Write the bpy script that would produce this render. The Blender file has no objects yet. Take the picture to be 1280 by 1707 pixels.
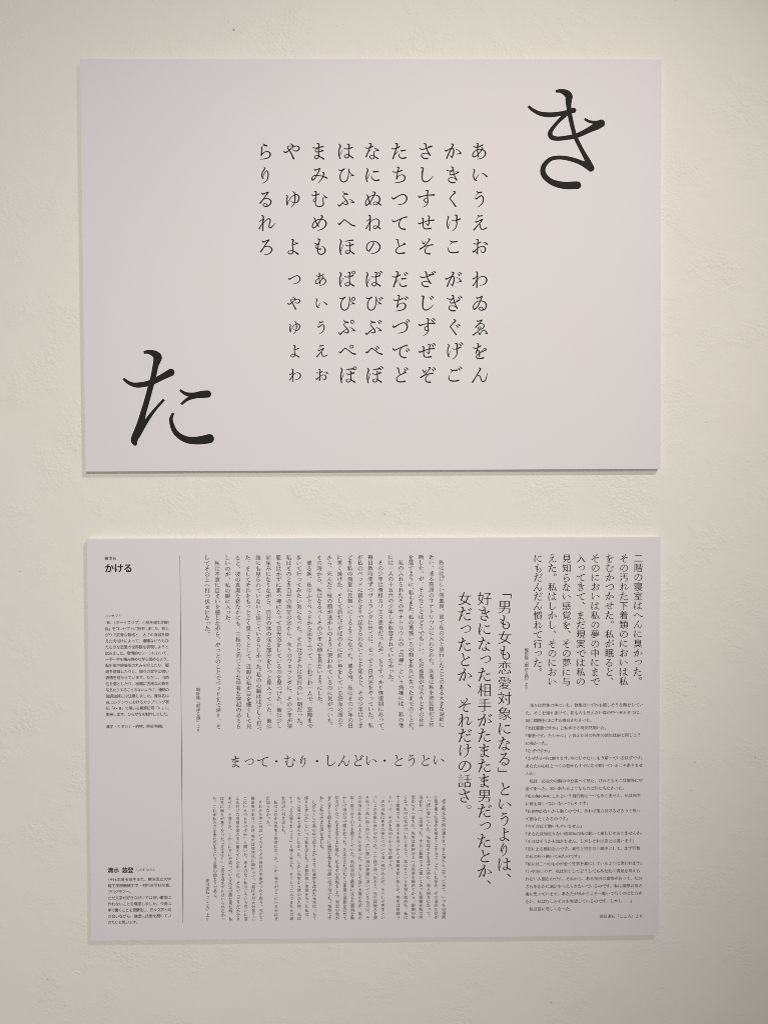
import bpy, math
from mathutils import Matrix, Vector

scene = bpy.context.scene
col = scene.collection
WALL_Z0 = 1.50            # height above the floor of the point straight in front of the camera

# ------------------------------------------------------------------ camera
# wall frame used below: x right, y up from WALL_Z0, z out of the wall (all metres)
TO_WORLD = Matrix(((1, 0, 0, 0), (0, 0, -1, 0), (0, 1, 0, WALL_Z0), (0, 0, 0, 1)))
R = Matrix(((0.99992194, 0.0, 0.01249439), (0.00028568, 0.99973856, -0.02286308), (-0.01249112, 0.02286486, 0.99966053)))
cam_data = bpy.data.cameras.new('camera')
cam_data.sensor_fit = 'HORIZONTAL'
cam_data.sensor_width = 24.0
cam_data.lens = 24.0 * 1331 / 1280
cam_data.clip_start = 0.01
cam_data.clip_end = 50
cam = bpy.data.objects.new('camera', cam_data)
col.objects.link(cam)
cam.matrix_world = TO_WORLD @ (Matrix.Translation((0, 0, 0.83272)) @ R.transposed().to_4x4())
scene.camera = cam

# ------------------------------------------------------------------ light
scene.view_settings.view_transform = 'Standard'
scene.view_settings.look = 'None'
scene.view_settings.exposure = 0.0
scene.view_settings.gamma = 1.0
scene.cycles.filter_width = 0.85
scene.cycles.use_denoising = False
world = bpy.data.worlds.new('World')
scene.world = world
world.use_nodes = True
bg = world.node_tree.nodes['Background']
bg.inputs[0].default_value = (1.0, 0.98, 0.94, 1)
bg.inputs[1].default_value = 0.322

def spot(name, pos, aim, power, size_deg, blend, radius, colour):
    d = bpy.data.lights.new(name, 'SPOT')
    d.energy = power; d.spot_size = math.radians(size_deg); d.spot_blend = blend
    d.shadow_soft_size = radius; d.color = colour
    o = bpy.data.objects.new(name, d); col.objects.link(o)
    p = TO_WORLD @ Vector(pos); a = TO_WORLD @ Vector(aim)
    o.location = p
    o.rotation_euler = (a - p).to_track_quat('-Z', 'Y').to_euler()
    return o
spot('ceiling_spot', (0.499, 1.10, 3.323), (-0.42, -0.035, 0), 167.0, math.degrees(0.622), 1.0, 0.16, (1.0, 0.995, 0.955))
spot('ceiling_spot', (0.808, 1.10, 1.225), (0.08, 0.06, 0), 51.0, math.degrees(0.76), 1.0, 0.08, (1.0, 0.925, 0.85))


# ------------------------------------------------------------------ materials
def mat(name, rough=0.6, spec=0.3):
    m = bpy.data.materials.new(name); m.use_nodes = True
    b = m.node_tree.nodes['Principled BSDF']
    b.inputs['Roughness'].default_value = rough
    b.inputs['Specular IOR Level'].default_value = spec
    return m, m.node_tree, b
def node(nt, t, **kw):
    n = nt.nodes.new(t)
    for k, v in kw.items():
        if isinstance(k, str) and hasattr(n, k): setattr(n, k, v)
    return n
def noise(nt, vec, scale, detail=2, rough=0.5):
    n = node(nt, 'ShaderNodeTexNoise'); n.inputs['Scale'].default_value = scale
    n.inputs['Detail'].default_value = detail; n.inputs['Roughness'].default_value = rough
    nt.links.new(vec, n.inputs['Vector']); return n.outputs['Fac']
def rng(nt, v, a, b, c=0.0, d=1.0):
    n = node(nt, 'ShaderNodeMapRange'); n.clamp = True
    for i, x in zip((1, 2, 3, 4), (a, b, c, d)): n.inputs[i].default_value = x
    nt.links.new(v, n.inputs[0]); return n.outputs[0]
def math_(nt, op, a, b):
    n = node(nt, 'ShaderNodeMath'); n.operation = op
    for i, x in enumerate((a, b)):
        if hasattr(x, 'links'): nt.links.new(x, n.inputs[i])
        else: n.inputs[i].default_value = x
    return n.outputs[0]
def mixc(nt, f, a, b):
    n = node(nt, 'ShaderNodeMix'); n.data_type = 'RGBA'
    nt.links.new(f, n.inputs[0]); n.inputs[6].default_value = (*a, 1); n.inputs[7].default_value = (*b, 1)
    return n.outputs[2]

# painted plaster: trowelled patches of fine ripples, pits and slow undulation
m_wall, nt, b = mat('painted_plaster', 0.75, 0.25)
tc = node(nt, 'ShaderNodeTexCoord').outputs['Object']
mp = node(nt, 'ShaderNodeMapping'); mp.inputs['Rotation'].default_value = (0, math.radians(35), 0)
mp.inputs['Scale'].default_value = (0.92, 1.0, 1.05)
nt.links.new(tc, mp.inputs['Vector']); rv = mp.outputs[0]
patch = rng(nt, noise(nt, tc, 17.0, 3, 0.6), 0.46, 0.68)
ripple = noise(nt, rv, 320.0, 2, 0.55)
grain = noise(nt, tc, 900.0, 2, 0.6)
broad = noise(nt, tc, 14.0, 3, 0.5)
vor = node(nt, 'ShaderNodeTexVoronoi'); vor.inputs['Scale'].default_value = 62.0
nt.links.new(tc, vor.inputs['Vector'])
pit = rng(nt, vor.outputs['Distance'], 0.0, 0.075, 1.0, 0.0)
keep = rng(nt, noise(nt, tc, 31.0, 0), 0.60, 0.64)
pit = math_(nt, 'MULTIPLY', pit, keep)
h = math_(nt, 'MULTIPLY', ripple, patch)
h = math_(nt, 'MULTIPLY', h, 0.0010)
h = math_(nt, 'ADD', h, math_(nt, 'MULTIPLY', ripple, 0.00010))
h = math_(nt, 'ADD', h, math_(nt, 'MULTIPLY', grain, 0.00004))
h = math_(nt, 'ADD', h, math_(nt, 'MULTIPLY', broad, 0.0012))
h = math_(nt, 'SUBTRACT', h, math_(nt, 'MULTIPLY', pit, 0.0009))
bp = node(nt, 'ShaderNodeBump'); bp.inputs['Strength'].default_value = 1.0
bp.inputs['Distance'].default_value = 1.0
nt.links.new(h, bp.inputs['Height']); nt.links.new(bp.outputs[0], b.inputs['Normal'])
c = mixc(nt, rng(nt, noise(nt, tc, 3.5, 3, 0.55), 0.3, 0.7), (0.812, 0.794, 0.728), (0.822, 0.790, 0.738))
nt.links.new(c, b.inputs['Base Color'])

# faintly pebbled inkjet paper
m_paper, nt, b = mat('printed_paper', 0.55, 0.25)
tc = node(nt, 'ShaderNodeTexCoord').outputs['Object']
bp = node(nt, 'ShaderNodeBump'); bp.inputs['Strength'].default_value = 1.0; bp.inputs['Distance'].default_value = 1.0
ph = math_(nt, 'ADD', math_(nt, 'MULTIPLY', noise(nt, tc, 700.0, 2), 0.00004), math_(nt, 'MULTIPLY', noise(nt, tc, 7.0, 1), 0.0012))
nt.links.new(ph, bp.inputs['Height']); nt.links.new(bp.outputs[0], b.inputs['Normal'])
c = mixc(nt, rng(nt, noise(nt, tc, 11.0, 3), 0.35, 0.65), (0.748, 0.722, 0.738), (0.758, 0.718, 0.740))
nt.links.new(c, b.inputs['Base Color'])

m_foam, nt, b = mat('white_foam_edge', 0.6, 0.3)
tc = node(nt, 'ShaderNodeTexCoord').outputs['Object']
c = mixc(nt, noise(nt, tc, 400.0, 2), (0.92, 0.91, 0.89), (0.94, 0.93, 0.91))
nt.links.new(c, b.inputs['Base Color'])

m_ink, nt, b = mat('black_ink', 0.7, 0.12)
tc = node(nt, 'ShaderNodeTexCoord').outputs['Object']
c = mixc(nt, noise(nt, tc, 300.0, 2), (0.018, 0.0155, 0.0145), (0.024, 0.021, 0.020))
nt.links.new(c, b.inputs['Base Color'])

m_hole, nt, b = mat('painted_hole_shade', 0.9, 0.1)  # shade inside the nail hole, put into the colour as its mesh is shallow
tc = node(nt, 'ShaderNodeTexCoord').outputs['Object']
c = mixc(nt, noise(nt, tc, 900.0, 2), (0.10, 0.09, 0.08), (0.22, 0.20, 0.18))
nt.links.new(c, b.inputs['Base Color'])

# ------------------------------------------------------------------ helpers
def mesh_obj(name, verts, faces, material, parent=None, matrix=None):
    me = bpy.data.meshes.new(name)
    me.from_pydata(verts, [], faces); me.materials.append(material); me.update()
    o = bpy.data.objects.new(name, me); col.objects.link(o)
    if parent is not None: o.parent = parent
    if matrix is not None: o.matrix_world = matrix
    return o
def box(x0, x1, y0, y1, z0, z1, c=0.0):
    """box with a small chamfer c on its front (z1) edges"""
    v = [(x0, y0, z0), (x1, y0, z0), (x1, y1, z0), (x0, y1, z0),
         (x0, y0, z1 - c), (x1, y0, z1 - c), (x1, y1, z1 - c), (x0, y1, z1 - c)]
    f = [(3, 2, 1, 0), (0, 1, 5, 4), (1, 2, 6, 5), (2, 3, 7, 6), (3, 0, 4, 7)]
    if c:
        v += [(x0 + c, y0 + c, z1), (x1 - c, y0 + c, z1), (x1 - c, y1 - c, z1), (x0 + c, y1 - c, z1)]
        f += [(4, 5, 9, 8), (5, 6, 10, 9), (6, 7, 11, 10), (7, 4, 8, 11), (8, 9, 10, 11)]
    else: f.append((4, 5, 6, 7))
    return v, f

# ------------------------------------------------------------------ traced letterforms and layout (mm about the board centre)
MIN_DX, MIN_DY, GOTH, KBOOST = -0.006, 0.003, -0.006, 1.6
KANA = {
'あ':[[(-365,299,34),(-287,250,44),(-164,233,44),(7,274,49),(179,365,59)],[(-194,463,34),(-96,439,54),(-120,262,59),(-120,17,49),(-71,-321,59)],[(110,233,24),(174,152,59),(56,-7,44),(-115,-203,44),(-287,-314,49),(-397,-277,49),(-372,-105,49),(-213,54,39),(7,110,34),(228,66,44),(345,-81,64),(301,-252,54),(130,-387,39),(-115,-453,29)]],
'い':[[(-385,370,29),(-296,265,54),(-348,105,49),(-360,-66,49),(-299,-238,59),(-189,-311,49)],[(-233,-225,39),(-54,37,24)],[(110,125,24),(252,61,44),(412,-78,69)]],
'う':[[(-176,465,29),(-115,386,49),(-29,362,54),(118,396,59)],[(-42,362,39),(-140,288,29),(-208,202,24)],[(-257,92,34),(-208,6,59),(-66,104,54),(69,185,49),(179,129,54),(211,-30,59),(154,-226,49),(7,-398,34),(-140,-466,24)]],
'か':[[(-451,96,34),(-414,22,59),(-304,66,49),(-157,152,39),(-34,179,44),(44,103,54),(34,-105,59),(-54,-370,54)],[(-54,-370,49),(-108,-289,34),(-169,-240,20)],[(-108,429,39),(20,385,59),(-47,238,59),(-145,66,54),(-255,-154,54),(-353,-394,64)],[(181,110,29),(333,54,34),(461,-110,59)],[(461,-118,54),(333,-135,34),(223,-179,24)]],
'き':[[(-377,321,34),(-304,257,44),(-157,240,44),(2,277,54)],[(-47,252,34),(-157,142,34),(-181,56,39),(-108,17,49),(64,44,44),(235,118,49),(328,179,59)],[(321,179,39),(235,184,29),(149,203,24)],[(-120,473,34),(-10,443,59),(15,277,54),(69,32,44),(149,-140,44),(216,-282,64)],[(216,-250,54),(88,-176,34),(-83,-140,34),(-218,-176,39),(-260,-262,44),(-206,-372,49),(-59,-429,59),(103,-421,64)]],
'く':[[(2,460,34),(125,381,64),(-34,215,49),(-194,31,44)],[(-194,31,44),(-34,-165,49),(149,-422,64)]],
'え':[[(-135,446,29),(-66,397,49),(32,390,49),(142,414,54)],[(20,390,34),(-91,336,29),(-201,201,24)],[(-257,115,34),(-213,42,59),(-66,96,44),(154,201,54)],[(167,208,59),(32,17,49),(-140,-179,49),(-341,-404,69)],[(-29,-76,34),(27,-130,44),(32,-252,49),(105,-363,54),(228,-375,44),(387,-296,64)]],
'お':[[(-372,196,34),(-287,152,44),(-140,164,39),(44,262,59)],[(-218,426,34),(-110,392,54),(-120,201,54),(-135,-93,49),(-145,-412,59)],[(-152,-412,34),(-213,-338,29),(-274,-284,24)],[(-421,-240,34),(-380,-309,59),(-213,-167,44),(-42,-44,39),(105,10,39),(228,0,44),(321,-118,59),(289,-277,54),(179,-350,44),(81,-277,29),(32,-142,24)],[(167,189,24),(252,225,34),(350,220,44),(443,127,54)],[(436,132,44),(350,140,29),(282,115,20)]],
'け':[[(-328,404,29),(-265,323,54),(-328,140,49),(-348,-56,49),(-328,-203,49),(-274,-326,54)],[(-279,-252,34),(-230,-105,24),(-176,17,20)],[(-88,152,29),(39,115,34),(186,135,44),(407,225,64)],[(83,446,39),(216,409,64),(206,115,59),(216,-81,49),(149,-277,44),(39,-399,34),(-64,-485,24)]],
'こ':[[(-194,353,29),(-108,287,49),(15,269,54),(223,294,59)],[(-34,269,39),(-120,189,29),(-186,115,24)],[(-260,-20,24),(-284,-142,44),(-230,-289,49),(-83,-343,59),(88,-350,54),(284,-314,69)]],
'さ':[[(-394,201,29),(-321,135,44),(-198,115,49),(22,164,44),(194,238,49),(331,292,64)],[(328,292,39),(194,282,29),(83,306,20)],[(-137,446,34),(-27,414,59),(10,213,54),(83,17,49),(230,-228,64)],[(230,-203,59),(96,-135,34),(-76,-118,34),(-235,-154,39),(-272,-252,49),(-198,-363,49),(-76,-412,54),(91,-412,64)]],
'し':[[(-321,424,39),(-179,394,64),(-218,179,64),(-235,-164,59),(-174,-336,54),(-27,-385,54),(169,-299,44),(394,-71,24)]],
'す':[[(-463,202,34),(-407,112,64),(-174,171,44),(96,215,44),(458,234,69)],[(-32,496,39),(100,465,59),(71,288,54),(71,43,49),(91,-153,49),(47,-288,44),(-76,-422,34),(-211,-476,24)],[(71,43,34),(-39,43,34),(-125,-55,44),(-76,-172,44),(34,-177,39),(76,-104,29)]],
'た':[[(-457,194,29),(-376,145,44),(-242,145,49),(-119,189,49),(8,267,64)],[(-254,453,39),(-114,414,64),(-156,238,54),(-229,-7,54),(-371,-419,64)],[(-278,-203,44),(-168,-93,29),(-75,-7,24)],[(65,91,29),(150,42,49),(346,54,59)],[(187,29,34),(89,-44,24)],[(-16,-130,24),(-21,-252,44),(52,-363,49),(199,-404,54),(371,-363,69)]],
'ち':[[(-401,233,29),(-327,179,44),(-168,174,44),(3,216,49),(146,282,59)],[(-156,461,39),(-41,429,54),(-90,228,49),(-144,-17,49),(-168,-213,64)],[(-163,-201,49),(-58,-54,34),(101,20,34),(248,-17,49),(322,-140,64),(261,-299,54),(52,-397,44),(-271,-446,29)]],
'つ':[[(-442,122,34),(-364,4,64),(-119,141,49),(150,259,44),(322,215,54),(415,68,64),(371,-128,54),(199,-275,39),(-119,-344,29)]],
'せ':[[(-480,17,34),(-419,-56,59),(-174,29,44),(145,127,44),(434,152,64)],[(-284,267,34),(-186,238,54),(-194,42,54),(-186,-203,49),(-125,-326,49),(22,-350,49),(250,-326,69)],[(59,397,34),(169,365,54),(145,164,49),(145,-32,49),(83,-149,54)],[(83,-142,39),(22,-81,29),(-39,-27,20)]],
'そ':[[(-252,353,24),(-211,225,44),(-145,157,54)],[(-145,164,39),(-39,323,20)],[(71,446,34),(189,416,54),(47,225,44),(-149,5,49),(-370,-137,64)],[(-365,-137,49),(-174,-32,34),(71,66,39),(360,103,59)],[(132,59,29),(-39,-93,39),(-88,-240,49),(-27,-387,49),(194,-416,69)]],
'て':[[(-438,184,29),(-376,71,59),(-242,86,49),(3,201,44),(199,287,49),(403,336,64)],[(126,238,34),(3,91,44),(-41,-81,54),(3,-252,54),(126,-350,54),(312,-370,69)]],
'と':[[(-229,421,39),(-119,385,54),(-90,201,49),(-21,24,39)],[(195,220,29),(310,152,59)],[(310,147,59),(101,66,44),(-95,-44,39),(-217,-191,49),(-193,-338,54),(-21,-399,54),(268,-363,69)]],
'な':[[(-435,225,29),(-357,184,44),(-210,194,44),(28,294,59)],[(-215,463,39),(-87,414,59),(-148,238,49),(-246,-7,49),(-376,-309,64)],[(-259,-56,39),(-173,42,29),(-82,103,20)],[(97,164,29),(231,135,44),(342,42,54)],[(329,54,44),(182,29,34),(79,-32,34),(79,-179,44),(97,-326,49),(35,-424,44),(-87,-424,39),(-166,-326,39),(-112,-252,34),(60,-265,34),(295,-412,64)]],
'に':[[(-357,399,29),(-283,289,59),(-357,56,54),(-381,-189,54),(-320,-380,54)],[(-320,-213,39),(-246,-42,29),(-166,110,20)],[(6,257,29),(84,198,49),(319,208,64)],[(121,191,34),(35,125,20)],[(-63,7,24),(-68,-115,39),(11,-238,44),(158,-311,54),(354,-279,69)]],
'ぬ':[[(-369,264,29),(-283,141,54),(-234,-79,49),(-136,-307,54)],[(-14,411,34),(128,362,64),(35,141,49),(-136,-153,49),(-357,-368,54),(-425,-300,49),(-393,-104,44),(-210,104,39),(84,227,34),(317,166,49),(398,-6,64),(354,-177,54),(207,-324,39),(60,-324,39),(35,-226,34),(133,-165,34),(280,-214,39),(452,-344,64)]],
'は':[[(-411,434,29),(-318,299,64),(-387,91,54),(-399,-203,54),(-338,-419,54)],[(-338,-228,39),(-276,-81,29),(-198,86,20)],[(-124,189,29),(-31,145,39),(140,152,44),(368,220,64)],[(67,409,34),(194,380,59),(160,164,49),(170,-81,49),(165,-301,49),(42,-380,44),(-80,-301,44),(-56,-216,34),(116,-191,34),(400,-375,69)]],
'ひ':[[(-443,338,29),(-362,277,39),(-252,282,44),(-90,358,59)],[(-105,350,44),(-252,203,44),(-338,-17,49),(-325,-238,54),(-227,-372,49),(-80,-385,49),(67,-262,49),(128,-66,44),(160,179,39),(145,375,34)],[(152,350,39),(238,130,29),(434,-29,54)],[(434,-22,44),(312,-29,29),(233,-71,20)]],
'ふ':[[(-191,440,24),(-117,325,44),(74,276,69)],[(54,276,49),(-105,251,34),(-178,141,34),(-80,19,44),(42,-128,54),(79,-263,59),(-7,-329,49),(-178,-263,29)],[(-477,-288,29),(-399,-405,59),(-203,-226,39),(-31,-104,29)],[(165,-6,24),(312,-79,39),(449,-209,54)],[(446,-207,44),(312,-207,29),(238,-231,20)]],
'ね':[[(-271,429,34),(-161,385,59),(-180,91,54),(-197,-443,59)],[(-393,54,24),(-308,140,34),(-141,208,49)],[(-136,201,49),(-210,17,39),(-308,-179,44),(-398,-333,59)],[(-210,-32,34),(-38,140,34),(158,225,39),(305,176,49),(359,17,59),(305,-203,49),(182,-314,39),(60,-326,39),(23,-252,39),(109,-179,34),(256,-203,39),(417,-345,64)]],
'の':[[(-1,269,29),(30,176,54),(-63,5,49),(-234,-265,54)],[(-234,-265,49),(-357,-191,49),(-381,-20,49),(-283,201,44),(-38,304,34),(207,262,44),(366,103,59),(391,-69,64),(280,-265,54),(84,-375,39),(-136,-416,29)]],
'へ':[[(-477,-12,29),(-399,-88,64),(-252,54,49),(-117,184,44)],[(-117,184,44),(91,42,44),(287,-118,54),(478,-174,69)]],
'ほ':[[(-387,426,29),(-301,299,64),(-369,54,54),(-379,-216,54),(-325,-443,54)],[(-325,-265,39),(-264,-69,29),(-198,108,20)],[(-85,287,29),(91,336,44),(368,367,64)],[(-61,127,29),(18,49,39),(214,54,44),(400,132,59)],[(385,132,34),(263,152,20)],[(128,238,34),(204,201,49),(201,29,44),(214,-167,49),(201,-314,49),(67,-412,44),(-56,-338,44),(-19,-252,34),(165,-240,34),(429,-412,69)]],
'ま':[[(-372,238,29),(-269,189,44),(-73,201,44),(240,282,59)],[(-135,446,39),(-5,404,59),(-29,164,54),(-29,-81,49),(-37,-326,49),(-147,-429,44),(-269,-350,44),(-233,-265,34),(-73,-247,34),(260,-436,69)],[(-86,176,34),(-196,78,34),(-225,17,39),(-147,-37,44),(24,-20,44),(228,42,59)],[(220,42,34),(73,103,20)]],
'み':[[(-299,370,29),(-245,289,59),(-110,338,44),(29,375,59)],[(39,370,59),(-49,179,49),(-171,-42,44),(-269,-189,49),(-399,-287,59),(-429,-189,44),(-367,-66,39),(-245,-17,39),(-24,-29,39),(220,-66,44),(424,-169,69)],[(171,167,29),(265,118,59),(220,-66,49),(122,-238,44),(-73,-458,24)]],
'む':[[(-470,251,29),(-367,202,44),(-220,215,44),(-29,278,59)],[(-306,440,34),(-189,406,59),(-208,190,49),(-196,-55,44),(-269,-141,39),(-355,-104,39),(-318,-6,34),(-216,6,34)],[(-201,-55,44),(-240,-226,44),(-196,-373,49),(-49,-435,49),(147,-398,49),(228,-288,59),(208,-104,39),(184,104,24)],[(208,259,20),(306,141,44),(412,80,69)],[(392,80,44),(245,48,20)]],
'や':[[(-512,29,29),(-434,-56,64),(-311,-32,54),(-140,103,49),(56,250,39),(252,306,44),(387,225,59),(370,103,59),(240,17,49),(93,42,34),(-5,110,20)],[(-127,434,34),(-17,397,44),(56,292,59)],[(56,287,44),(-91,306,34),(-250,287,34),(-274,201,44),(-189,66,49),(-66,-130,54),(69,-424,73)]],
'ゆ':[[(-380,234,29),(-304,141,54),(-355,-55,49),(-331,-339,59)],[(-323,-324,49),(-238,-104,34),(-66,117,34),(154,251,39),(314,202,54),(363,43,64),(301,-128,54),(179,-226,44),(7,-202,29),(-127,-104,24)],[(-12,430,29),(93,362,49),(130,190,59),(125,-79,54),(81,-275,39),(-91,-476,29)]],
'め':[[(-348,316,29),(-257,189,54),(-196,17,49),(-59,-198,59)],[(61,421,34),(167,365,64),(61,176,49),(-122,-105,49),(-269,-265,49),(-392,-289,54),(-416,-154,49),(-318,42,44),(-122,176,39),(98,208,39),(294,140,49),(380,-32,69),(306,-228,54),(147,-363,39),(-98,-443,29)]],
'も':[[(-135,441,39),(-10,402,59),(-61,176,49),(-118,-93,49),(-127,-265,54),(-49,-412,49),(98,-448,49),(257,-363,54),(314,-203,64),(245,-56,44),(98,42,24)],[(-331,225,29),(-220,152,44),(-44,152,54)],[(-122,127,34),(-233,42,34),(-233,-56,44),(-98,-137,44),(54,-142,64)]],
'よ':[[(-103,416,39),(15,372,64),(-37,152,54),(-22,-93,49),(-5,-301,49),(-91,-412,49),(-238,-412,44),(-292,-314,44),(-213,-245,34),(7,-252,39),(284,-431,73)],[(2,115,39),(130,140,39),(260,201,59)],[(252,201,34),(93,238,20)]],
'ら':[[(-145,446,24),(-71,372,54),(64,311,64)],[(15,323,34),(-157,311,29),(-230,233,29)],[(-218,233,54),(-230,17,49),(-250,-223,64)],[(-243,-223,44),(-108,-69,39),(88,-12,44),(235,-81,59),(265,-203,64),(174,-350,49),(-34,-424,39),(-292,-453,29)]],
'り':[[(-108,473,24),(-59,380,54),(-169,203,49),(-235,32,49),(-218,-103,49),(-152,-196,49)],[(-176,-115,34),(-83,105,34),(39,252,39),(113,179,49),(137,-17,54),(88,-238,44),(-34,-385,34),(-176,-470,24)]],
'る':[[(-255,367,29),(-186,281,59),(-34,337,44),(125,381,59)],[(132,381,59),(-10,190,49),(-181,-43,49),(-336,-234,69)],[(-181,-43,34),(-34,19,34),(162,6,44),(279,-128,64),(235,-300,54),(88,-410,49),(-83,-427,44),(-169,-349,44),(-108,-263,39),(27,-300,39),(76,-410,44)]],
'れ':[[(-292,409,34),(-167,372,59),(-186,91,54),(-206,-443,59)],[(-402,47,24),(-304,140,34),(-137,196,49)],[(-145,194,49),(-230,-32,39),(-316,-179,44),(-409,-345,59)],[(-206,-56,34),(-10,140,34),(149,238,49),(235,140,54),(174,-105,49),(167,-252,49),(247,-289,54),(382,-179,39),(505,-44,24)]],
'ろ':[[(-255,353,29),(-186,267,59),(-34,323,44),(125,387,54)],[(149,385,59),(-10,176,49),(-157,-44,49),(-336,-296,69)],[(-157,-44,34),(-10,10,34),(162,5,44),(309,-130,64),(272,-289,54),(113,-424,39),(-145,-473,29)]],
'わ':[[(-265,441,34),(-154,397,59),(-167,122,54),(-184,-461,59)],[(-412,86,29),(-363,24,49),(-252,122,39),(-130,196,49)],[(-125,191,49),(-191,-24,39),(-301,-220,44),(-399,-363,59)],[(-167,-37,34),(-7,122,34),(189,176,39),(348,98,54),(397,-49,64),(323,-220,49),(189,-306,34),(-7,-348,24)]],
'ゐ':[[(-216,381,29),(-154,298,59),(-20,342,44),(122,406,59)],[(127,401,59),(17,141,49),(-130,-177,49),(-321,-344,59),(-387,-251,49),(-350,-79,44),(-179,92,39),(66,141,39),(287,68,49),(365,-104,64),(311,-300,54),(152,-393,49),(-7,-373,44),(-44,-275,44),(54,-214,39),(152,-275,44),(189,-361,39)]],
'ゑ':[[(-191,398,29),(-130,342,54),(-20,379,39),(110,418,54)],[(122,423,49),(-56,207,44),(-260,4,59)],[(-105,153,29),(42,212,34),(189,183,39),(238,73,49),(164,-62,44),(42,-111,39),(-81,-99,39),(-118,-38,34),(-56,24,34),(42,-1,39),(17,-111,34)],[(29,-99,39),(-179,-283,44),(-394,-444,64)],[(-130,-258,29),(-69,-332,39),(-12,-425,49),(66,-295,39),(189,-172,39),(336,-234,44),(424,-376,54)],[(409,-368,39),(336,-351,24),(274,-368,20)]],
'を':[[(-412,229,29),(-326,168,44),(-179,180,44),(37,310,59)],[(-191,445,34),(-98,405,54),(-135,205,44),(-235,-97,64)],[(-228,-65,39),(-130,45,29),(-56,21,44),(-37,-114,49),(-44,-298,59)],[(380,102,64),(213,9,44),(-56,-126,44),(-203,-261,44),(-198,-383,49),(-56,-437,49),(191,-388,69)],[(380,119,39),(262,168,24),(152,82,24),(54,-40,24)]],
'ん':[[(-81,414,34),(24,358,64),(-105,149,49),(-277,-145,49),(-443,-409,69)],[(-179,-59,29),(-56,-27,39),(17,-120,49),(66,-292,49),(164,-385,49),(287,-316,49),(360,-145,39),(414,88,24)]],
}
BIG_KI = [[(159.82,162.4,2.6),(164.59,158.5,3.47),(171.52,155.03,4.33),(179.31,153.73,5.03),(187.11,153.99,4.86),(195.78,155.47,4.33),(202.71,157.2,4.68),(206.35,158.24,5.55)],[(199.25,155.03,4.33),(195.78,151.82,4.33),(190.58,146.8,3.64),(184.69,139.86,3.99),(182.17,134.67,4.86),(184.08,130.77,5.03),(189.71,129.47,4.5),(197.51,130.16,4.5),(207.04,131.81,4.86),(214.84,134.67,5.2),(223.51,139.0,6.06),(229.58,142.03,7.63),(234.77,144.98,7.97)],[(217.62,149.57,2.43),(222.21,147.06,2.77),(227.84,145.93,3.47),(233.04,145.06,6.59)],[(187.98,177.56,2.6),(193.18,177.82,4.16),(198.81,175.74,6.93),(201.58,172.62,7.45),(201.32,168.89,6.76),(201.41,162.4,5.2),(202.71,152.86,4.68),(204.79,143.33,4.5),(207.04,134.67,4.33),(209.21,129.04,4.33),(213.28,120.81,4.33),(217.1,113.87,4.68),(220.91,106.94,5.72),(224.2,99.49,7.28)],[(223.33,100.87,8.32),(214.84,104.6,5.2),(207.91,107.29,4.68),(199.25,109.54,4.33),(190.58,110.23,3.99),(182.78,108.67,4.33),(176.89,103.47,4.86),(174.72,97.84,5.37),(176.2,92.04,5.89),(182.35,86.14,5.89),(191.02,82.85,6.93),(199.25,81.72,7.45),(206.18,81.98,7.8),(210.34,82.07,7.8)]]
BIG_TA = [[(-256.96,-114.62,2.5),(-252.72,-118.19,3.46),(-247.9,-120.59,4.24),(-242.32,-121.36,5.39),(-234.62,-120.4,5.58),(-228.84,-118.76,5.78),(-223.07,-116.26,5.97),(-216.33,-112.7,6.35),(-208.24,-108.56,7.7)],[(-235.78,-88.05,2.7),(-230.77,-87.47,4.24),(-225.0,-89.4,6.93),(-221.72,-92.67,8.86),(-222.3,-96.52,7.7),(-223.65,-100.85,6.16),(-224.9,-106.63,5.78),(-226.44,-113.86,5.78),(-228.84,-122.04,5.78),(-231.35,-131.18,5.78),(-234.14,-140.81,5.78),(-237.12,-150.44,6.16),(-239.43,-159.1,7.12),(-242.32,-166.32,6.93),(-245.21,-173.54,7.32),(-246.56,-178.36,7.12),(-245.79,-181.44,4.43)],[(-215.56,-136.19,2.7),(-225.0,-146.59,3.08),(-231.73,-155.25,4.04),(-237.03,-163.15,4.81),(-239.72,-168.73,4.04),(-242.51,-174.99,2.7)],[(-199.19,-126.56,2.31),(-194.19,-130.02,3.46),(-189.37,-131.37,4.43),(-183.59,-131.95,5.97),(-176.85,-131.18,7.32),(-170.88,-130.8,7.51)],[(-198.03,-141.29,2.5),(-193.22,-137.15,3.08),(-188.41,-134.55,4.04),(-181.67,-132.62,4.81)],[(-206.22,-150.15,2.5),(-208.53,-155.73,3.66),(-207.85,-161.51,4.43),(-205.16,-168.44,5.2),(-199.96,-173.93,5.97),(-192.26,-177.69,6.93),(-183.59,-178.55,7.89),(-175.89,-177.88,8.86),(-169.34,-176.63,9.43)]]
CHART_EM = 17.684
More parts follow.
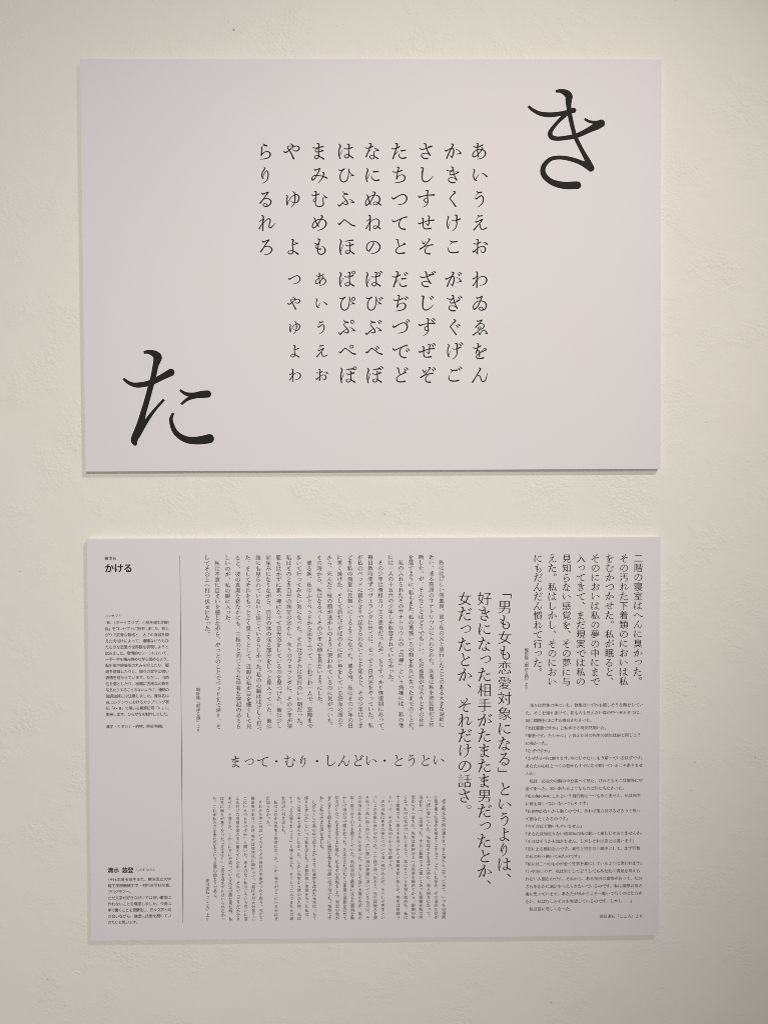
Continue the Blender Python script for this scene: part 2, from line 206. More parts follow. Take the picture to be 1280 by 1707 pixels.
CHART = [('あ',109.75,116.56),('い',109.75,92.33),('う',109.75,68.08),('え',109.75,43.79),('お',109.75,19.47),('か',82.31,116.56),('き',82.31,92.34),('く',82.31,68.09),('け',82.31,43.81),('こ',82.31,19.5),('さ',54.89,116.55),('し',54.89,92.35),('す',54.89,68.11),('せ',54.89,43.84),('そ',54.89,19.54),('た',27.49,116.55),('ち',27.49,92.35),('つ',27.49,68.13),('て',27.49,43.87),('と',27.49,19.58),('な',0.11,116.54),('に',0.11,92.36),('ぬ',0.11,68.14),('ね',0.11,43.89),('の',0.11,19.61),('は',-27.24,116.54),('ひ',-27.24,92.37),('ふ',-27.24,68.16),('へ',-27.24,43.92),('ほ',-27.24,19.65),('ま',-54.57,116.54),('み',-54.57,92.37),('む',-54.57,68.18),('め',-54.57,43.95),('も',-54.57,19.68),('や',-81.87,116.53),('ゆ',-81.87,68.19),('よ',-81.87,19.72),('ら',-109.16,116.53),('り',-109.16,92.39),('る',-109.16,68.21),('れ',-109.16,44.0),('ろ',-109.16,19.76),('わ',109.75,-14.12),('ゐ',109.75,-38.61),('ゑ',109.75,-63.14),('を',109.75,-87.7),('ん',109.75,-112.3),('が',82.31,-14.07),('ぎ',82.31,-38.55),('ぐ',82.31,-63.07),('げ',82.31,-87.62),('ご',82.31,-112.2),('ざ',54.89,-14.02),('じ',54.89,-38.49),('ず',54.89,-63.0),('ぜ',54.89,-87.54),('ぞ',54.89,-112.11),('だ',27.49,-13.97),('ぢ',27.49,-38.43),('づ',27.49,-62.93),('で',27.49,-87.46),('ど',27.49,-112.02),('ば',0.11,-13.92),('び',0.11,-38.37),('ぶ',0.11,-62.86),('べ',0.11,-87.38),('ぼ',0.11,-111.93),('ぱ',-27.24,-13.87),('ぴ',-27.24,-38.31),('ぷ',-27.24,-62.79),('ぺ',-27.24,-87.3),('ぽ',-27.24,-111.84),('ぁ',-53.58,-13.82),('ぃ',-53.58,-38.25),('ぅ',-53.58,-62.72),('ぇ',-53.58,-87.21),('ぉ',-53.58,-111.75),('っ',-80.89,-13.77),('ゃ',-80.89,-38.19),('ゅ',-80.89,-62.64),('ょ',-80.89,-87.13),('ゎ',-80.89,-111.66)]
RUNS = [
('passage_column', 'v', '二階の寝室はへんに臭かった。', 273.8, 188.02, 9.894, 9.611, 14),
('passage_column', 'v', 'その汚れた下着類のにおいは私', 258.86, 188.02, 9.894, 9.611, 14),
('passage_column', 'v', 'をむかつかせた。私が眠ると、', 243.92, 188.02, 9.894, 9.611, 14),
('passage_column', 'v', 'そのにおいは私の夢の中にまで', 228.98, 188.02, 9.894, 9.611, 14),
('passage_column', 'v', '入ってきて、まだ現実では私の', 214.04, 188.02, 9.894, 9.611, 14),
('passage_column', 'v', '見知らない感覚を、その夢に与', 199.1, 188.02, 9.894, 9.611, 14),
('passage_column', 'v', 'えた。私はしかし、そのにおい', 184.16, 188.02, 9.894, 9.611, 14),
('passage_column', 'v', 'にもだんだん慣れて行った。', 169.22, 188.02, 9.894, 9.611, 14),
('story_column', 'v', '\u3000私ははげしい喀血後、嘗て私の父と旅行したことのある大きな湖畔に', 68.96, 189.97, 5.658, 5.555, 32),
('story_column', 'v', '近い、或る高原のサナトリウムに入れられた。医者は私を肺結核だと診', 58.42, 189.97, 5.658, 5.555, 32),
('story_column', 'v', '断した。が、そんなことはどうでもいい。ただ薔薇がほろりとその花弁', 47.89, 189.97, 5.658, 5.555, 32),
('story_column', 'v', 'を落すように、私もまた、私の薔薇いろの頬を永久に失ったまでのことだ。', 37.35, 189.97, 5.658, 5.555, 32),
('story_column', 'v', '\u3000私の入れられたそのサナトリウムの「白樺」という病棟には、私の他', 26.81, 189.97, 5.658, 5.555, 32),
('story_column', 'v', 'には一人の十五六の少年しか収容されていなかった。', 16.28, 189.97, 5.658, 5.555, 32),
('story_column', 'v', '\u3000その少年は脊椎カリエス患者だったが、もうすっかり恢復期にあって、', 5.74, 189.97, 5.658, 5.555, 32),
('story_column', 'v', '毎日数時間ずつヴェランダに出ては、せっせと日光浴をやっていた。私', -4.8, 189.97, 5.658, 5.555, 32),
('story_column', 'v', 'が私のベッドに寝たきりで起きられないことを知ると、その少年はとき', -15.33, 189.97, 5.658, 5.555, 32),
('story_column', 'v', 'どき私の病室に見舞いにくるようになった。或る時、私はその少年の日', -25.87, 189.97, 5.658, 5.555, 32),
('story_column', 'v', 'に黒く焼けた、そして唇だけがほのかに紅い色をしている細面の顔の下', -36.41, 189.97, 5.658, 5.555, 32),
('story_column', 'v', 'から、死んだ三枝の顔が透かしのように現われているのに気がついた。', -46.94, 189.97, 5.658, 5.555, 32),
('story_column', 'v', 'その時から、私はなるべくその少年の顔を見ないようにした。', -57.48, 189.97, 5.658, 5.555, 32),
('story_column', 'v', '\u3000或る朝、私はふとベッドから起き上って、こわごわ一人で、窓際まで', -68.02, 189.97, 5.658, 5.555, 32),
('story_column', 'v', '歩いて行ってみたい気になった。それほどそれは気持のいい朝だった。', -78.56, 189.97, 5.658, 5.555, 32),
('story_column', 'v', '私はそのとき自分の病室の窓から、向うのヴェランダに、その少年が猿', -89.09, 189.97, 5.658, 5.555, 32),
('story_column', 'v', '股もはかずに素っ裸になって日光浴をしているのを見つけた。彼は少し', -99.63, 189.97, 5.658, 5.555, 32),
('story_column', 'v', '前屈みになりながら、自分の体の或る部分をじっと見入っていた。彼は', -110.17, 189.97, 5.658, 5.555, 32),
('story_column', 'v', '誰にも見られていないと信じているらしかった。私の心臓ははげしく打っ', -120.7, 189.97, 5.658, 5.555, 32),
('story_column', 'v', 'た。そしてそれをもっとよく見ようとして、近眼の私が目を細くして見', -131.24, 189.97, 5.658, 5.555, 32),
('story_column', 'v', 'ると、彼の真黒な脊なかにも、三枝のと同じような特有な突起のあるら', -141.78, 189.97, 5.658, 5.555, 32),
('story_column', 'v', 'しいのが、私の眼に入った。', -152.31, 189.97, 5.658, 5.555, 32),
('story_column', 'v', '\u3000私は不意に目まいを感じながら、やっとのことでベッドまで帰り、そ', -162.85, 189.97, 5.658, 5.555, 32),
('story_column', 'v', 'してその上へ打つ伏せになった。', -173.39, 189.97, 5.658, 5.555, 32),
('story_column', 'v', '\u3000或る時先生が例の通りさっさと海から上がって来て、いつもの場所', 70.95, -61.19, 4.234, 4.119, 31),
('story_column', 'v', 'に脱ぎ棄てた浴衣を着ようとすると、どうした訳か、その浴衣に砂が', 63.0, -61.19, 4.234, 4.119, 31),
('story_column', 'v', 'いっぱい着いていた。先生はそれを落すために、後ろ向きになって、', 55.04, -61.19, 4.234, 4.119, 31),
('story_column', 'v', '浴衣を二、三度振った。すると着物の下に置いてあった眼鏡が板の隙', 47.09, -61.19, 4.234, 4.119, 31),
('story_column', 'v', '間から下へ落ちた。先生は白絣の上へ兵児帯を締めてから、眼鏡の失', 39.14, -61.19, 4.234, 4.119, 31),
('story_column', 'v', 'くなったのに気が付いたと見えて、急にそこいらを探し始めた。私は', 31.19, -61.19, 4.234, 4.119, 31),
('story_column', 'v', 'すぐ腰掛の下へ首と手を突ッ込んで眼鏡を拾い出した。先生は有難う', 23.24, -61.19, 4.234, 4.119, 31),
('story_column', 'v', 'といって、それを私の手から受け取った。', 15.29, -61.19, 4.234, 4.119, 31),
('story_column', 'v', '\u3000次の日私は先生の後につづいて海へ飛び込んだ。そうして先生とい', 7.34, -61.19, 4.234, 4.119, 31),
('story_column', 'v', 'っしょの方角に泳いで行った。二丁ほど沖へ出ると、先生は後ろを振', -0.61, -61.19, 4.234, 4.119, 31),
('story_column', 'v', 'り返って私に話し掛けた。広い蒼い海の表面に浮いているものは、そ', -8.56, -61.19, 4.234, 4.119, 31),
('story_column', 'v', 'の近所に私ら二人より外になかった。そうして強い太陽の光が、眼の', -16.51, -61.19, 4.234, 4.119, 31),
('story_column', 'v', '届く限り水と山とを照らしていた。私は自由と歓喜に充ちた筋肉を動', -24.46, -61.19, 4.234, 4.119, 31),
('story_column', 'v', 'かして海の中で躍り狂った。先生はまたぱたりと手足の運動を已めて', -32.41, -61.19, 4.234, 4.119, 31),
('story_column', 'v', '仰向けになったまま浪の上に寝た。私もその真似をした。青空の色が', -40.36, -61.19, 4.234, 4.119, 31),
('story_column', 'v', 'ぎらぎらと眼を射るように痛烈な色を私の顔に投げ付けた。「愉快です', -48.31, -61.19, 4.234, 4.119, 31),
('story_column', 'v', 'ね」と私は大きな声を出した。', -56.26, -61.19, 4.234, 4.119, 31),
('story_column', 'v', '\u3000しばらくして海の中で起き上がるように姿勢を改めた先生は、「もう', -64.21, -61.19, 4.234, 4.119, 31),
('story_column', 'v', '帰りませんか」といって私を促した。比較的強い体質をもった私は、', -72.16, -61.19, 4.234, 4.119, 31),
('story_column', 'v', 'もっと海の中で遊んでいたかった。しかし先生から誘われた時、私は', -80.11, -61.19, 4.234, 4.119, 31),
('story_column', 'v', 'すぐ「ええ帰りましょう」と快く答えた。そうして二人でまた元の路', -88.06, -61.19, 4.234, 4.119, 31),
('story_column', 'v', 'を浜辺へ引き返した。', -96.01, -61.19, 4.234, 4.119, 31),
('story_column', 'v', '\u3000私はこれから先生と懇意になった。しかし先生がどこにいるかはま', -103.96, -61.19, 4.234, 4.119, 31),
('story_column', 'v', 'だ知らなかった。', -111.91, -61.19, 4.234, 4.119, 31),
('story_column', 'v', '\u3000それから中二日おいてちょうど三日目の午後だったと思う。先生と', -119.86, -61.19, 4.234, 4.119, 31),
('story_column', 'v', '掛茶屋で出会った時、先生は突然私に向かって、「君はまだ大分長くこ', -127.81, -61.19, 4.234, 4.119, 31),
('story_column', 'v', 'こにいるつもりですか」と聞いた。考えのない私はこういう問いに答', -135.76, -61.19, 4.234, 4.119, 31),
('story_column', 'v', 'えるだけの用意を頭の中に蓄えていなかった。それで「どうだか分り', -143.71, -61.19, 4.234, 4.119, 31),
('story_column', 'v', 'ません」と答えた。しかしにやにや笑っている先生の顔を見た時、私', -151.66, -61.19, 4.234, 4.119, 31),
('story_column', 'v', 'は急に極りが悪くなった。「先生は？」と聞き返さずにはいられなかっ', -159.61, -61.19, 4.234, 4.119, 31),
('story_column', 'v', 'た。これが私の口を出た先生という言葉の始まりである。', -167.56, -61.19, 4.234, 4.119, 31),
('credit_column', 'v', '堀辰雄『燃ゆる頬』より', 157.33, 92.49, 3.987, 4.306, 99),
('credit_column', 'v', '堀辰雄『燃ゆる頬』より', -183.72, 53.07, 4.238, 4.306, 99),
('credit_column', 'v', '夏目漱石『こころ』より', -175.55, -147.38, 4.051, 4.119, 99),
('quotation_column', 'v', '「男も女も恋愛対象になる」というよりは、', 134.69, 153.66, 15.922, 15.353, 99),
('quotation_column', 'v', '好きになった相手がたまたま男だったとか、', 113.71, 146.52, 15.91, 15.353, 99),
('quotation_column', 'v', '女だったとか、それだけの話さ。', 93.06, 146.41, 15.905, 15.353, 99),
('phrase_line', 'c', 'まって・むり・しんどい・とうとい', -145.32, -22.52, 14.072, 13.106, 99),
('dialogue_line', 'h', '\u3000我々は群集の中にいた。群集はいずれも嬉しそうな顔をしてい', 156.48, 34.54, 4.245, 4.245, 29),
('dialogue_line', 'h', 'た。そこを通り抜けて、花も人も見えない森の中へ来るまでは、', 156.48, 26.57, 4.245, 4.245, 29),
('dialogue_line', 'h', '同じ問題を口にする機会がなかった。', 156.48, 18.6, 4.245, 4.245, 29),
('dialogue_line', 'h', '「恋は罪悪ですか」と私がその時突然聞いた。', 156.48, 10.64, 4.245, 4.245, 29),
('dialogue_line', 'h', '「罪悪です。たしかに」と答えた時の先生の語気は前と同じよう', 156.48, 2.67, 4.245, 4.245, 29),
('dialogue_line', 'h', 'に強かった。', 156.48, -5.3, 4.245, 4.245, 29),
('dialogue_line', 'h', '「なぜですか」', 156.48, -13.27, 4.245, 4.245, 29),
('dialogue_line', 'h', '「なぜだか今に解ります。今にじゃない、もう解っているはずです。', 156.48, -21.23, 4.245, 4.245, 29),
('dialogue_line', 'h', 'あなたの心はとっくの昔からすでに恋で動いているじゃありませ', 156.48, -29.2, 4.245, 4.245, 29),
('dialogue_line', 'h', 'んか」', 156.48, -37.17, 4.245, 4.245, 29),
('dialogue_line', 'h', '\u3000私は一応自分の胸の中を調べて見た。けれどもそこは案外に空', 156.48, -45.13, 4.245, 4.245, 29),
('dialogue_line', 'h', '虚であった。思いあたるようなものは何にもなかった。', 156.48, -53.1, 4.245, 4.245, 29),
('dialogue_line', 'h', '「私の胸の中にこれという目的物は一つもありません。私は先生', 156.48, -61.07, 4.245, 4.245, 29),
('dialogue_line', 'h', 'に何も隠してはいないつもりです」', 156.48, -69.03, 4.245, 4.245, 29),
('dialogue_line', 'h', '「目的物がないから動くのです。あれば落ち付けるだろうと思っ', 156.48, -77.0, 4.245, 4.245, 29),
('dialogue_line', 'h', 'て動きたくなるのです」', 156.48, -84.97, 4.245, 4.245, 29),
('dialogue_line', 'h', '「今それほど動いちゃいません」', 156.48, -92.94, 4.245, 4.245, 29),
('dialogue_line', 'h', '「あなたは物足りない結果私の所に動いて来たじゃありませんか」', 156.48, -100.9, 4.245, 4.245, 29),
('dialogue_line', 'h', '「それはそうかも知れません。しかしそれは恋とは違います」', 156.48, -108.87, 4.245, 4.245, 29),
('dialogue_line', 'h', '「恋に上る楷段なんです。異性と抱き合う順序として、まず同性', 156.48, -116.84, 4.245, 4.245, 29),
('dialogue_line', 'h', 'の私の所へ動いて来たのです」', 156.48, -124.8, 4.245, 4.245, 29),
('dialogue_line', 'h', '「私には二つのものが全く性質を異にしているように思われます」', 156.48, -132.77, 4.245, 4.245, 29),
('dialogue_line', 'h', '「いや同じです。私は男としてどうしてもあなたに満足を与えら', 156.48, -140.74, 4.245, 4.245, 29),
('dialogue_line', 'h', 'れない人間なのです。それから、ある特別の事情があって、なお', 156.48, -148.7, 4.245, 4.245, 29),
('dialogue_line', 'h', 'さらあなたに満足を与えられないでいるのです。私は実際お気の', 156.48, -156.67, 4.245, 4.245, 29),
('dialogue_line', 'h', '毒に思っています。あなたが私からよそへ動いて行くのは仕方が', 156.48, -164.64, 4.245, 4.245, 29),
('dialogue_line', 'h', 'ない。私はむしろそれを希望しているのです。しかし……」', 156.48, -172.61, 4.245, 4.245, 29),
('dialogue_line', 'h', '\u3000私は変に悲しくなった。', 156.48, -180.57, 4.245, 4.245, 29),
('credit_line', 'h', '夏目漱石『こころ』より', 234.75, -189.0, 4.164, 4.164, 99),
('caption_line', 'g', '書体名', -279.03, 189.77, -266.52, 4.119, 99),
('typeface_title', 'b', 'かける', -278.95, 179.6, -249.97, 9.923, 99),
('caption_line', 'g', 'コンセプト', -279.34, 130.18, -262.18, 3.495, 99),
('concept_line', 'g', '「BL（ボーイズラブ）小説を組む明朝', -279.11, 123.22, -213.37, 4.119, 99),
('concept_line', 'g', '体」をコンセプトに制作しました。右上', -279.1, 116.86, -213.4, 4.119, 99),
('concept_line', 'g', 'がりで武骨な骨格と、太さの強弱を抑', -279.1, 110.51, -213.43, 4.119, 99),
('concept_line', 'g', 'えた肉付けによって、複雑ながらもひ', -279.09, 104.15, -213.46, 4.119, 99),
('concept_line', 'g', 'たむきな恋愛の世界観を表現しようと', -279.09, 97.79, -213.49, 4.119, 99),
('concept_line', 'g', '試みました。扇情的なシーンにおいて、', -279.09, 91.43, -213.52, 4.119, 99),
('concept_line', 'g', '一字一字を噛み締めながら読めるよう、', -279.08, 85.07, -213.55, 4.119, 99),
('concept_line', 'g', '転折部や終筆部の丸みを抑えたり、脈', -279.08, 78.7, -213.58, 4.119, 99),
('concept_line', 'g', '絡を意識したりと、個々の文字に強い', -279.08, 72.33, -213.61, 4.119, 99),
('concept_line', 'g', '表情を持たせています。ただし、可読', -279.07, 65.96, -213.64, 4.119, 99),
('concept_line', 'g', '性を落としたり、極端に古風な印象を', -279.07, 59.59, -213.67, 4.119, 99),
('concept_line', 'g', '与えたりすることのないように、連綿の', -279.07, 53.21, -213.7, 4.119, 99),
('concept_line', 'g', '強調加減には注意しました。書体名は', -279.06, 46.84, -213.73, 4.119, 99),
('concept_line', 'g', 'BLコンテンツにおけるカップリング表', -279.06, 40.46, -213.76, 4.119, 99),
('concept_line', 'g', '記「A×B」で用いる乗算記号「×」に', -279.05, 34.07, -213.79, 4.119, 99),
('concept_line', 'g', '由来します。ひらがなを制作しました。', -279.05, 27.69, -213.82, 4.119, 99),
('caption_line', 'g', '漢字・カタカナ・約物：秀英明朝L', -279.06, 14.98, -220.01, 4.057, 99),
('designer_name', 'b', '清水 悠登', -279.13, -135.63, -252.21, 6.179, 99),
('designer_name', 'g', 'しみず ゆうと', -249.47, -135.51, -229.68, 3.245, 99),
('profile_line', 'g', '1996年埼玉県生まれ。横浜国立大学', -279.05, -145.54, -213.26, 4.119, 99),
('profile_line', 'g', '理工学部機械工学・材料系学科卒業。', -279.08, -151.98, -212.86, 4.119, 99),
('profile_line', 'g', 'プログラマー。', -279.11, -158.43, -254.63, 4.119, 99),
('profile_line', 'g', 'ただ文字が好きなだけでは良い書体は', -279.14, -164.87, -213.37, 4.119, 99),
('profile_line', 'g', '作れないことを痛感しました。今後は', -279.18, -171.32, -213.41, 4.119, 99),
('profile_line', 'g', '手で書くことを習慣化し、日々文字と向', -279.21, -177.77, -213.45, 4.119, 99),
('profile_line', 'g', 'き合いながら、謙虚に技術を磨いてい', -279.24, -184.22, -213.36, 4.119, 99),
('profile_line', 'g', 'きたいと思います。', -279.27, -190.67, -247.69, 4.119, 99),
]
RULE = (-201.27, 192.35, -192.16)

# ------------------------------------------------------------------ brush stroke kana
DAKU = {'が':(0,0),'ぎ':(7,-7),'ぐ':(-43,90),'げ':(27,-38),'ご':(-1,-31),'ざ':(17,-30),'じ':(-38,-3),'ず':(-3,-42),
        'ぜ':(2,-21),'ぞ':(7,-9),'だ':(-14,-3),'ぢ':(-11,7),'づ':(26,-15),'で':(19,106),'ど':(-21,-11),'ば':(13,-32),
        'び':(21,18),'ぶ':(-7,1),'べ':(-69,54),'ぼ':(20,-40)}
HAND = {'ぱ':(164,-162),'ぴ':(159,-107),'ぷ':(126,-129),'ぺ':(108,-107),'ぽ':(182,-160)}
SMALL = dict(zip('ぁぃぅぇぉっゃゅょゎ', 'あいうえおつやゆよわ'))
ZU = 1000 / (14.222 * 28.7)     # tracing units to thousandths of an em

def strokes_of(ch):
    """centre lines (x, y, width) in thousandths of an em about the cell centre"""
    if ch in KANA: return KANA[ch]
    if ch in SMALL: return [[(x * .79, y * .79 + (10 if ch == 'っ' else 0), w * .86) for x, y, w in s] for s in KANA[SMALL[ch]]]
    if ch in DAKU:
        dx, dy = DAKU[ch]
        marks = [[(97, -140, 10), (124, -125, 16), (147, -93, 24)], [(134, -168, 10), (164, -160, 15), (192, -127, 24)]]
        return KANA[chr(ord(ch) - 1)] + [[((x + dx) * ZU, -(y + dy) * ZU, w * ZU) for x, y, w in s] for s in marks]
    if ch in HAND:
        cx, cy = HAND[ch]
        ring = [((cx + 36 * math.sin(t * math.pi / 6)) * ZU, -(cy - 36 * math.cos(t * math.pi / 6)) * ZU, 15 * ZU) for t in range(13)]
        return KANA[chr(ord(ch) - 2)] + [ring]
    return None

def ribbon(pts, sub, caps, out_v, out_f, z):
    P = pts
    if len(P) > 2:
        Q = []
        for i in range(len(P) - 1):
            p0 = P[i - 1] if i else P[0]; p1 = P[i]; p2 = P[i + 1]; p3 = P[i + 2] if i + 2 < len(P) else P[-1]
            for k in range(sub):
                t = k / sub
                Q.append(tuple(0.5 * ((2 * b) + (c - a) * t + (2 * a - 5 * b + 4 * c - d) * t * t + (3 * b - a - 3 * c + d) * t ** 3)
                               for a, b, c, d in zip(p0, p1, p2, p3)))
        Q.append(P[-1])
    else: Q = list(P)
    n = len(Q); base = len(out_v)
    for i in range(n):
        a = Q[max(i - 1, 0)]; b = Q[min(i + 1, n - 1)]
        tx, ty = b[0] - a[0], b[1] - a[1]; l = math.hypot(tx, ty) or 1
        nx, ny = -ty / l, tx / l; w = Q[i][2] / 2
        out_v.append((Q[i][0] + nx * w, Q[i][1] + ny * w, z)); out_v.append((Q[i][0] - nx * w, Q[i][1] - ny * w, z))
        if i: k = base + 2 * i; out_f.append((k - 2, k - 1, k + 1, k))
    # round far end
    a, b = Q[-2], Q[-1]; ang = math.atan2(b[1] - a[1], b[0] - a[0]); w = b[2] / 2; k0 = len(out_v)
    for j in range(1, caps):
        t = ang + math.pi / 2 - math.pi * j / caps
        out_v.append((b[0] + w * math.cos(t), b[1] + w * math.sin(t), z))
    e = base + 2 * (n - 1)
    out_f.append(tuple([e + 1] + list(range(k0 + caps - 2, k0 - 1, -1)) + [e]))

# ------------------------------------------------------------------ outline glyphs of the built-in typeface
def load_font_glyphs(chars):
    objs = []
    for ch in chars:
        cu = bpy.data.curves.new('glyph', 'FONT'); cu.body = ch; cu.resolution_u = 2; cu.size = 1
        o = bpy.data.objects.new('glyph', cu); col.objects.link(o); objs.append((ch, o, cu))
    bpy.context.view_layer.update()
    dg = bpy.context.evaluated_depsgraph_get()
    raw = {}
    for ch, o, cu in objs:
        me = bpy.data.meshes.new_from_object(o.evaluated_get(dg))
        V = [(v.co.x, v.co.y) for v in me.vertices]; F = [tuple(p.vertices) for p in me.polygons]
        area = 0
        for f in F:
            for i in range(len(f)):
                (x0, y0), (x1, y1) = V[f[i - 1]], V[f[i]]; area += x0 * y1 - x1 * y0
        if area < 0: F = [f[::-1] for f in F]
        raw[ch] = (V, F)
        bpy.data.meshes.remove(me)
    for ch, o, cu in objs:
        bpy.data.objects.remove(o); bpy.data.curves.remove(cu)
    return raw

def vary(V, F, dx, dy):
    """move the outline inwards by dx across and dy up and down: thin level strokes, firm uprights"""
    cnt = {}
    for f in F:
        for i in range(len(f)):
            a, b = f[i - 1], f[i]
            if (b, a) in cnt: del cnt[(b, a)]
            else: cnt[(a, b)] = 1
    acc = {}
    for a, b in cnt:
        ex, ey = V[b][0] - V[a][0], V[b][1] - V[a][1]; l = math.hypot(ex, ey)
        if l < 1e-6: continue
        for k in (a, b): acc.setdefault(k, []).append((ey / l, -ex / l))
    W = list(V)
    for k, ns in acc.items():
        sx, sy = sum(n[0] for n in ns), sum(n[1] for n in ns)
        mx = max((abs(n[0]), n[0]) for n in ns)[1]; my = max((abs(n[1]), n[1]) for n in ns)[1]
        W[k] = (V[k][0] - dx * mx, V[k][1] - dy * my)
    return W

PUNCT_HALF_AFTER = '、。」』）'
PUNCT_HALF_BEFORE = '「『（'
need = set()
for r in RUNS:
    for ch in r[2]:
        if ch in '　 ': continue
        if r[1] in 'gb' or strokes_of(ch) is None: need.add(ch)
RAW = load_font_glyphs(sorted(need))
STYLE = {}
def font_glyph(ch, style):
    key = (ch, style)
    if key not in STYLE:
        V, F = RAW[ch]
        if style == 'm': W = vary(V, F, MIN_DX, MIN_DY)
        elif style == 's': W = vary(V, F, -0.006, 0.002)
        elif style == 'l': W = vary(V, F, 0.002, 0.013)
        elif style == 'g': W = vary(V, F, GOTH, GOTH)
        else: W = vary(V, F, -0.028, -0.022)
        asc = ord(ch) < 256 and ch != '×'
        if asc:
            x0 = min(p[0] for p in V); x1 = max(p[0] for p in V)
            W = [(x - (x0 + x1) / 2, y - 0.36) for x, y in W]
        else: W = [(x - 0.5, y - 0.38) for x, y in W]
        STYLE[key] = (W, F)
    return STYLE[key]
KCACHE = {}
def kana_glyph(ch, sub, caps, boost):
    key = (ch, sub, caps, boost)
    if key not in KCACHE:
        v, f = [], []
        for i, s in enumerate(strokes_of(ch)):
            ribbon([(x / 1000, y / 1000, w / 1000 * boost) for x, y, w in s], sub, caps, v, f, i * 1e-3)
        KCACHE[key] = (v, f)
    return KCACHE[key]

class Print:
    """collects glyphs of one line or column; everything in millimetres on the board"""
    def __init__(self): self.v = []; self.f = []
    def add(self, V, F, x, y, s, rot=False):
        b = len(self.v)
        for p in V:
            px, py = p[0], p[1]
            if rot: px, py = py, -px
            z = p[2] if len(p) > 2 else 0.0
            self.v.append(((x + px * s) / 1000, (y + py * s) / 1000, z * 0.001 * 0.006))
        self.f += [tuple(i + b for i in f) for f in F]
    def build(self, name, parent, z):
        if not self.f: return None
        o = mesh_obj(name, self.v, self.f, m_ink, parent)
        o.location = (0, HALF_H, z)
        return o

def put(pr, ch, x, y, em, style, vertical=False, fine=2):
    k = strokes_of(ch) if style == 'm' else None
    if style == 'm' and fine == 2: small_style = 's'
    elif style == 'm' and em > 13: small_style = 'l'
    else: small_style = style
    if k is not None:
        v, f = kana_glyph(ch, fine, 6 if fine > 2 else 3, (1.3 if em > 12 else 1.42) if fine > 2 else KBOOST)
        if vertical and ch in SMALL: x += .06 * em; y += .03 * em
        elif not vertical and ch in SMALL and fine == 2: y -= .05 * em
        pr.add(v, f, x, y, em); return
    V, F = font_glyph(ch, small_style)
    if vertical:
        if ch in '、。': pr.add(V, F, x + .60 * em, y + .58 * em, em); return
        if ch in '「」『』（）ー…': pr.add(V, F, x, y, em, rot=True); return
        if ch in 'ッェァィゥォャュョ': x += .08 * em; y += .08 * em
    pr.add(V, F, x, y, em)

def run(spec, parent, z):
    name, kind, text, x, y, a, em, cap = spec
    pr = Print()
    fine = 3 if em > 9 else 2
    if kind == 'v':
        excess = len(text) - cap
        if excess > 0 and text[-1] in '。、': excess -= 1
        halves = 2 * max(excess, 0)
        cur = 0.0
        for i, ch in enumerate(text):
            half = False
            if halves > 0 and 0 < i < len(text) - 1 and ch in PUNCT_HALF_AFTER + PUNCT_HALF_BEFORE:
                half = True; halves -= 1
            if half and ch in PUNCT_HALF_BEFORE: cur -= 0.5
            if ch not in '　 ': put(pr, ch, x, y - cur * a, em, 'm', True, fine)
            cur += 0.5 if (half and ch in PUNCT_HALF_AFTER) else 1.0
    elif kind == 'c':
        for i, ch in enumerate(text): put(pr, ch, x + i * a, y, em, 'm', False, 3)
    elif kind == 'h':
        cur = -0.5 if text[0] in '「' else 0.0
        excess = len(text) + cur - cap
        halves = int(math.ceil(2 * max(excess, 0)))
        for i, ch in enumerate(text):
            half = False
            if halves > 0 and 0 < i < len(text) - 1 and ch in PUNCT_HALF_AFTER: half = True; halves -= 1
            if ch != '　': put(pr, ch, x + (cur + .5) * a, y, em, 'm', False, 2)
            cur += 0.5 if half else 1.0
    else:       # sans serif lines justified between x and a
        adv = [(.5 if ch == ' ' else .60 if ord(ch) < 256 and ch != '×' else 1.0) for ch in text]
        if text[-1] in '、。': adv[-1] = .6
        if text[0] == '「': adv[0] = .6
        p = (a - x) / sum(adv); cur = 0
        for i, (ch, w) in enumerate(zip(text, adv)):
            if ch != ' ':
                c = cur + w / 2
                if i == 0 and ch == '「': c = cur + w - .5
                if i == len(text) - 1 and ch in '、。': c = cur + .5
                put(pr, ch, x + c * p, y, em, 'g' if kind == 'g' else 'b')
            cur += w
    return pr.build(name, parent, z)

# ------------------------------------------------------------------ the wall
v, f = box(-3.2, 3.2, -WALL_Z0, 1.9, -0.12, 0.0)
wall = mesh_obj('wall', [tuple((TO_WORLD @ Vector(p))) for p in v], f, m_wall)
wall['kind'] = 'structure'
CAMP = Vector((0, 0, 0.83272))
def wall_point(px, py):
    """point of the wall plane from its place in the photograph (used for two small blemishes)"""
    d = R.transposed() @ Vector(((px - 640) / 1331, -(py - 853.5) / 1331, -1))
    t = -CAMP.z / d.z
    return CAMP + d * t
# small nail hole above the upper board: a rim of paint round a dark pit
p = wall_point(389.6, 49.2)
hv, hf = [], []
for i in range(14):
    t = 2 * math.pi * i / 14
    for r, z in ((1.5, 0.02), (1.15, 0.35), (0.85, 0.25), (0.0, 0.06)):
        wob = 1 + .18 * math.sin(3 * t + 1)
        hv.append((p.x + r * wob * math.cos(t) / 1000 * 1.15, p.y + r * wob * math.sin(t) / 1000 * .75, z / 1000))
for i in range(14):
    j = (i + 1) % 14
    for k in range(3): hf.append((4 * i + k, 4 * i + k + 1, 4 * j + k + 1, 4 * j + k)[::-1])
o = mesh_obj('nail_hole', [tuple(TO_WORLD @ Vector(q)) for q in hv], hf, m_wall, wall)
o.data.materials.append(m_hole)
for n, pl in enumerate(o.data.polygons): pl.material_index = 1 if n % 3 == 2 else 0
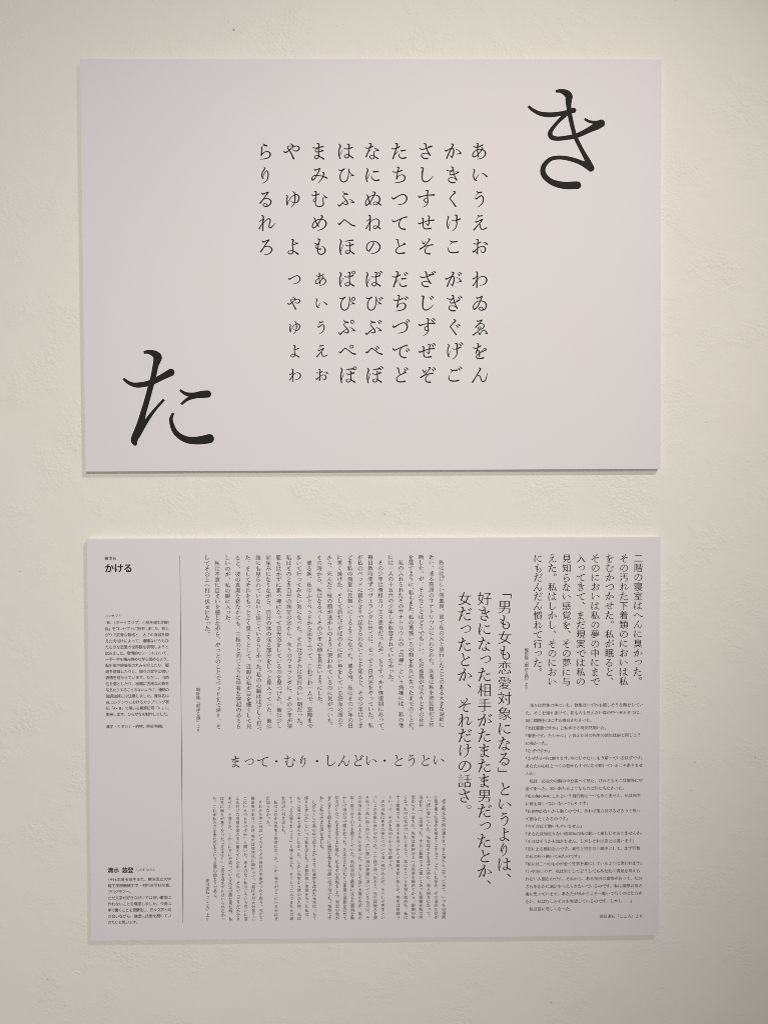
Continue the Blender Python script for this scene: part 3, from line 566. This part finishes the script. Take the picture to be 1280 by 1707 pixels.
# raised paint chip under the lower board, left
p = wall_point(130, 1621.5)
cv, cf = [], []
N = 9
for i in range(N):
    t = i / (N - 1); x = (t - .5) * 8.6; y = -1.6 * t * t * 1.6 + .8; w = (0.25 + 1.0 * math.sin(math.pi * t) ** .7)
    for q, z in ((-1, 0.0), (0, 0.55 * math.sin(math.pi * min(1, t + .12)) + .1), (1, 0.0)):
        cv.append((p.x + x / 1000, p.y + (y + q * w) / 1000, z / 1000))
for i in range(N - 1):
    for q in (0, 1): cf.append((3 * i + q, 3 * i + 3 + q, 3 * i + 4 + q, 3 * i + 1 + q))
mesh_obj('paint_chip', [tuple(TO_WORLD @ Vector(q)) for q in cv], cf, m_wall, wall)

# ------------------------------------------------------------------ the two boards
HALF_W, HALF_H, THICK = 0.297, 0.210, 0.007
INK_Z = THICK + 0.00008
def board(cx, cy, roll, label):
    e = bpy.data.objects.new('exhibition_board', None); e.empty_display_size = 0.05; col.objects.link(e)
    M0 = Matrix.Translation((cx, cy, 0)) @ Matrix.Rotation(roll, 4, 'Z') @ Matrix.Translation((0, -HALF_H, 0))
    e.matrix_world = TO_WORLD @ M0
    e['label'] = label; e['category'] = 'display board'
    v, f = box(-HALF_W + .0002, HALF_W - .0002, 0.0002, 2 * HALF_H - .0002, 0.0002, THICK - 0.0004)
    mesh_obj('foam_core', v, f, m_foam, e)
    v, f = box(-HALF_W, HALF_W, 0, 2 * HALF_H, THICK - 0.0004, THICK, 0.00015)
    mesh_obj('paper_sheet', v, f, m_paper, e)
    return e
upper = board(-0.00082, 0.23431, 0.005177, 'upper white board printed with a chart of small hiragana and two large brush characters')
lower = board(0.00148, -0.25578, 0.002484, 'lower white board crowded with columns and lines of small black Japanese text')

def big(data, name, parent, label):
    v, f = [], []
    for i, s in enumerate(data): ribbon(s, 8, 14, v, f, i * 0.004)
    o = mesh_obj(name, [(x / 1000, y / 1000, z / 1000) for x, y, z in v], f, m_ink, parent)
    o.location = (0, HALF_H, INK_Z); o['label'] = label
big(BIG_KI, 'large_character', upper, 'large black hiragana き at top right of the board')
big(BIG_TA, 'large_character', upper, 'large black hiragana た at bottom left of the board')
for ch, x, y in CHART:
    pr = Print(); v, f = kana_glyph(ch, 5, 8, 1.34)
    pr.add(v, f, x, y, CHART_EM)
    pr.build('chart_character', upper, INK_Z)
for spec in RUNS: run(spec, lower, INK_Z)
v, f = box(RULE[0] / 1000 - .00022, RULE[0] / 1000 + .00022, RULE[2] / 1000, RULE[1] / 1000, -.00005, 0.00001)
o = mesh_obj('divider_line', v, f, m_ink, lower); o.location = (0, HALF_H, INK_Z)
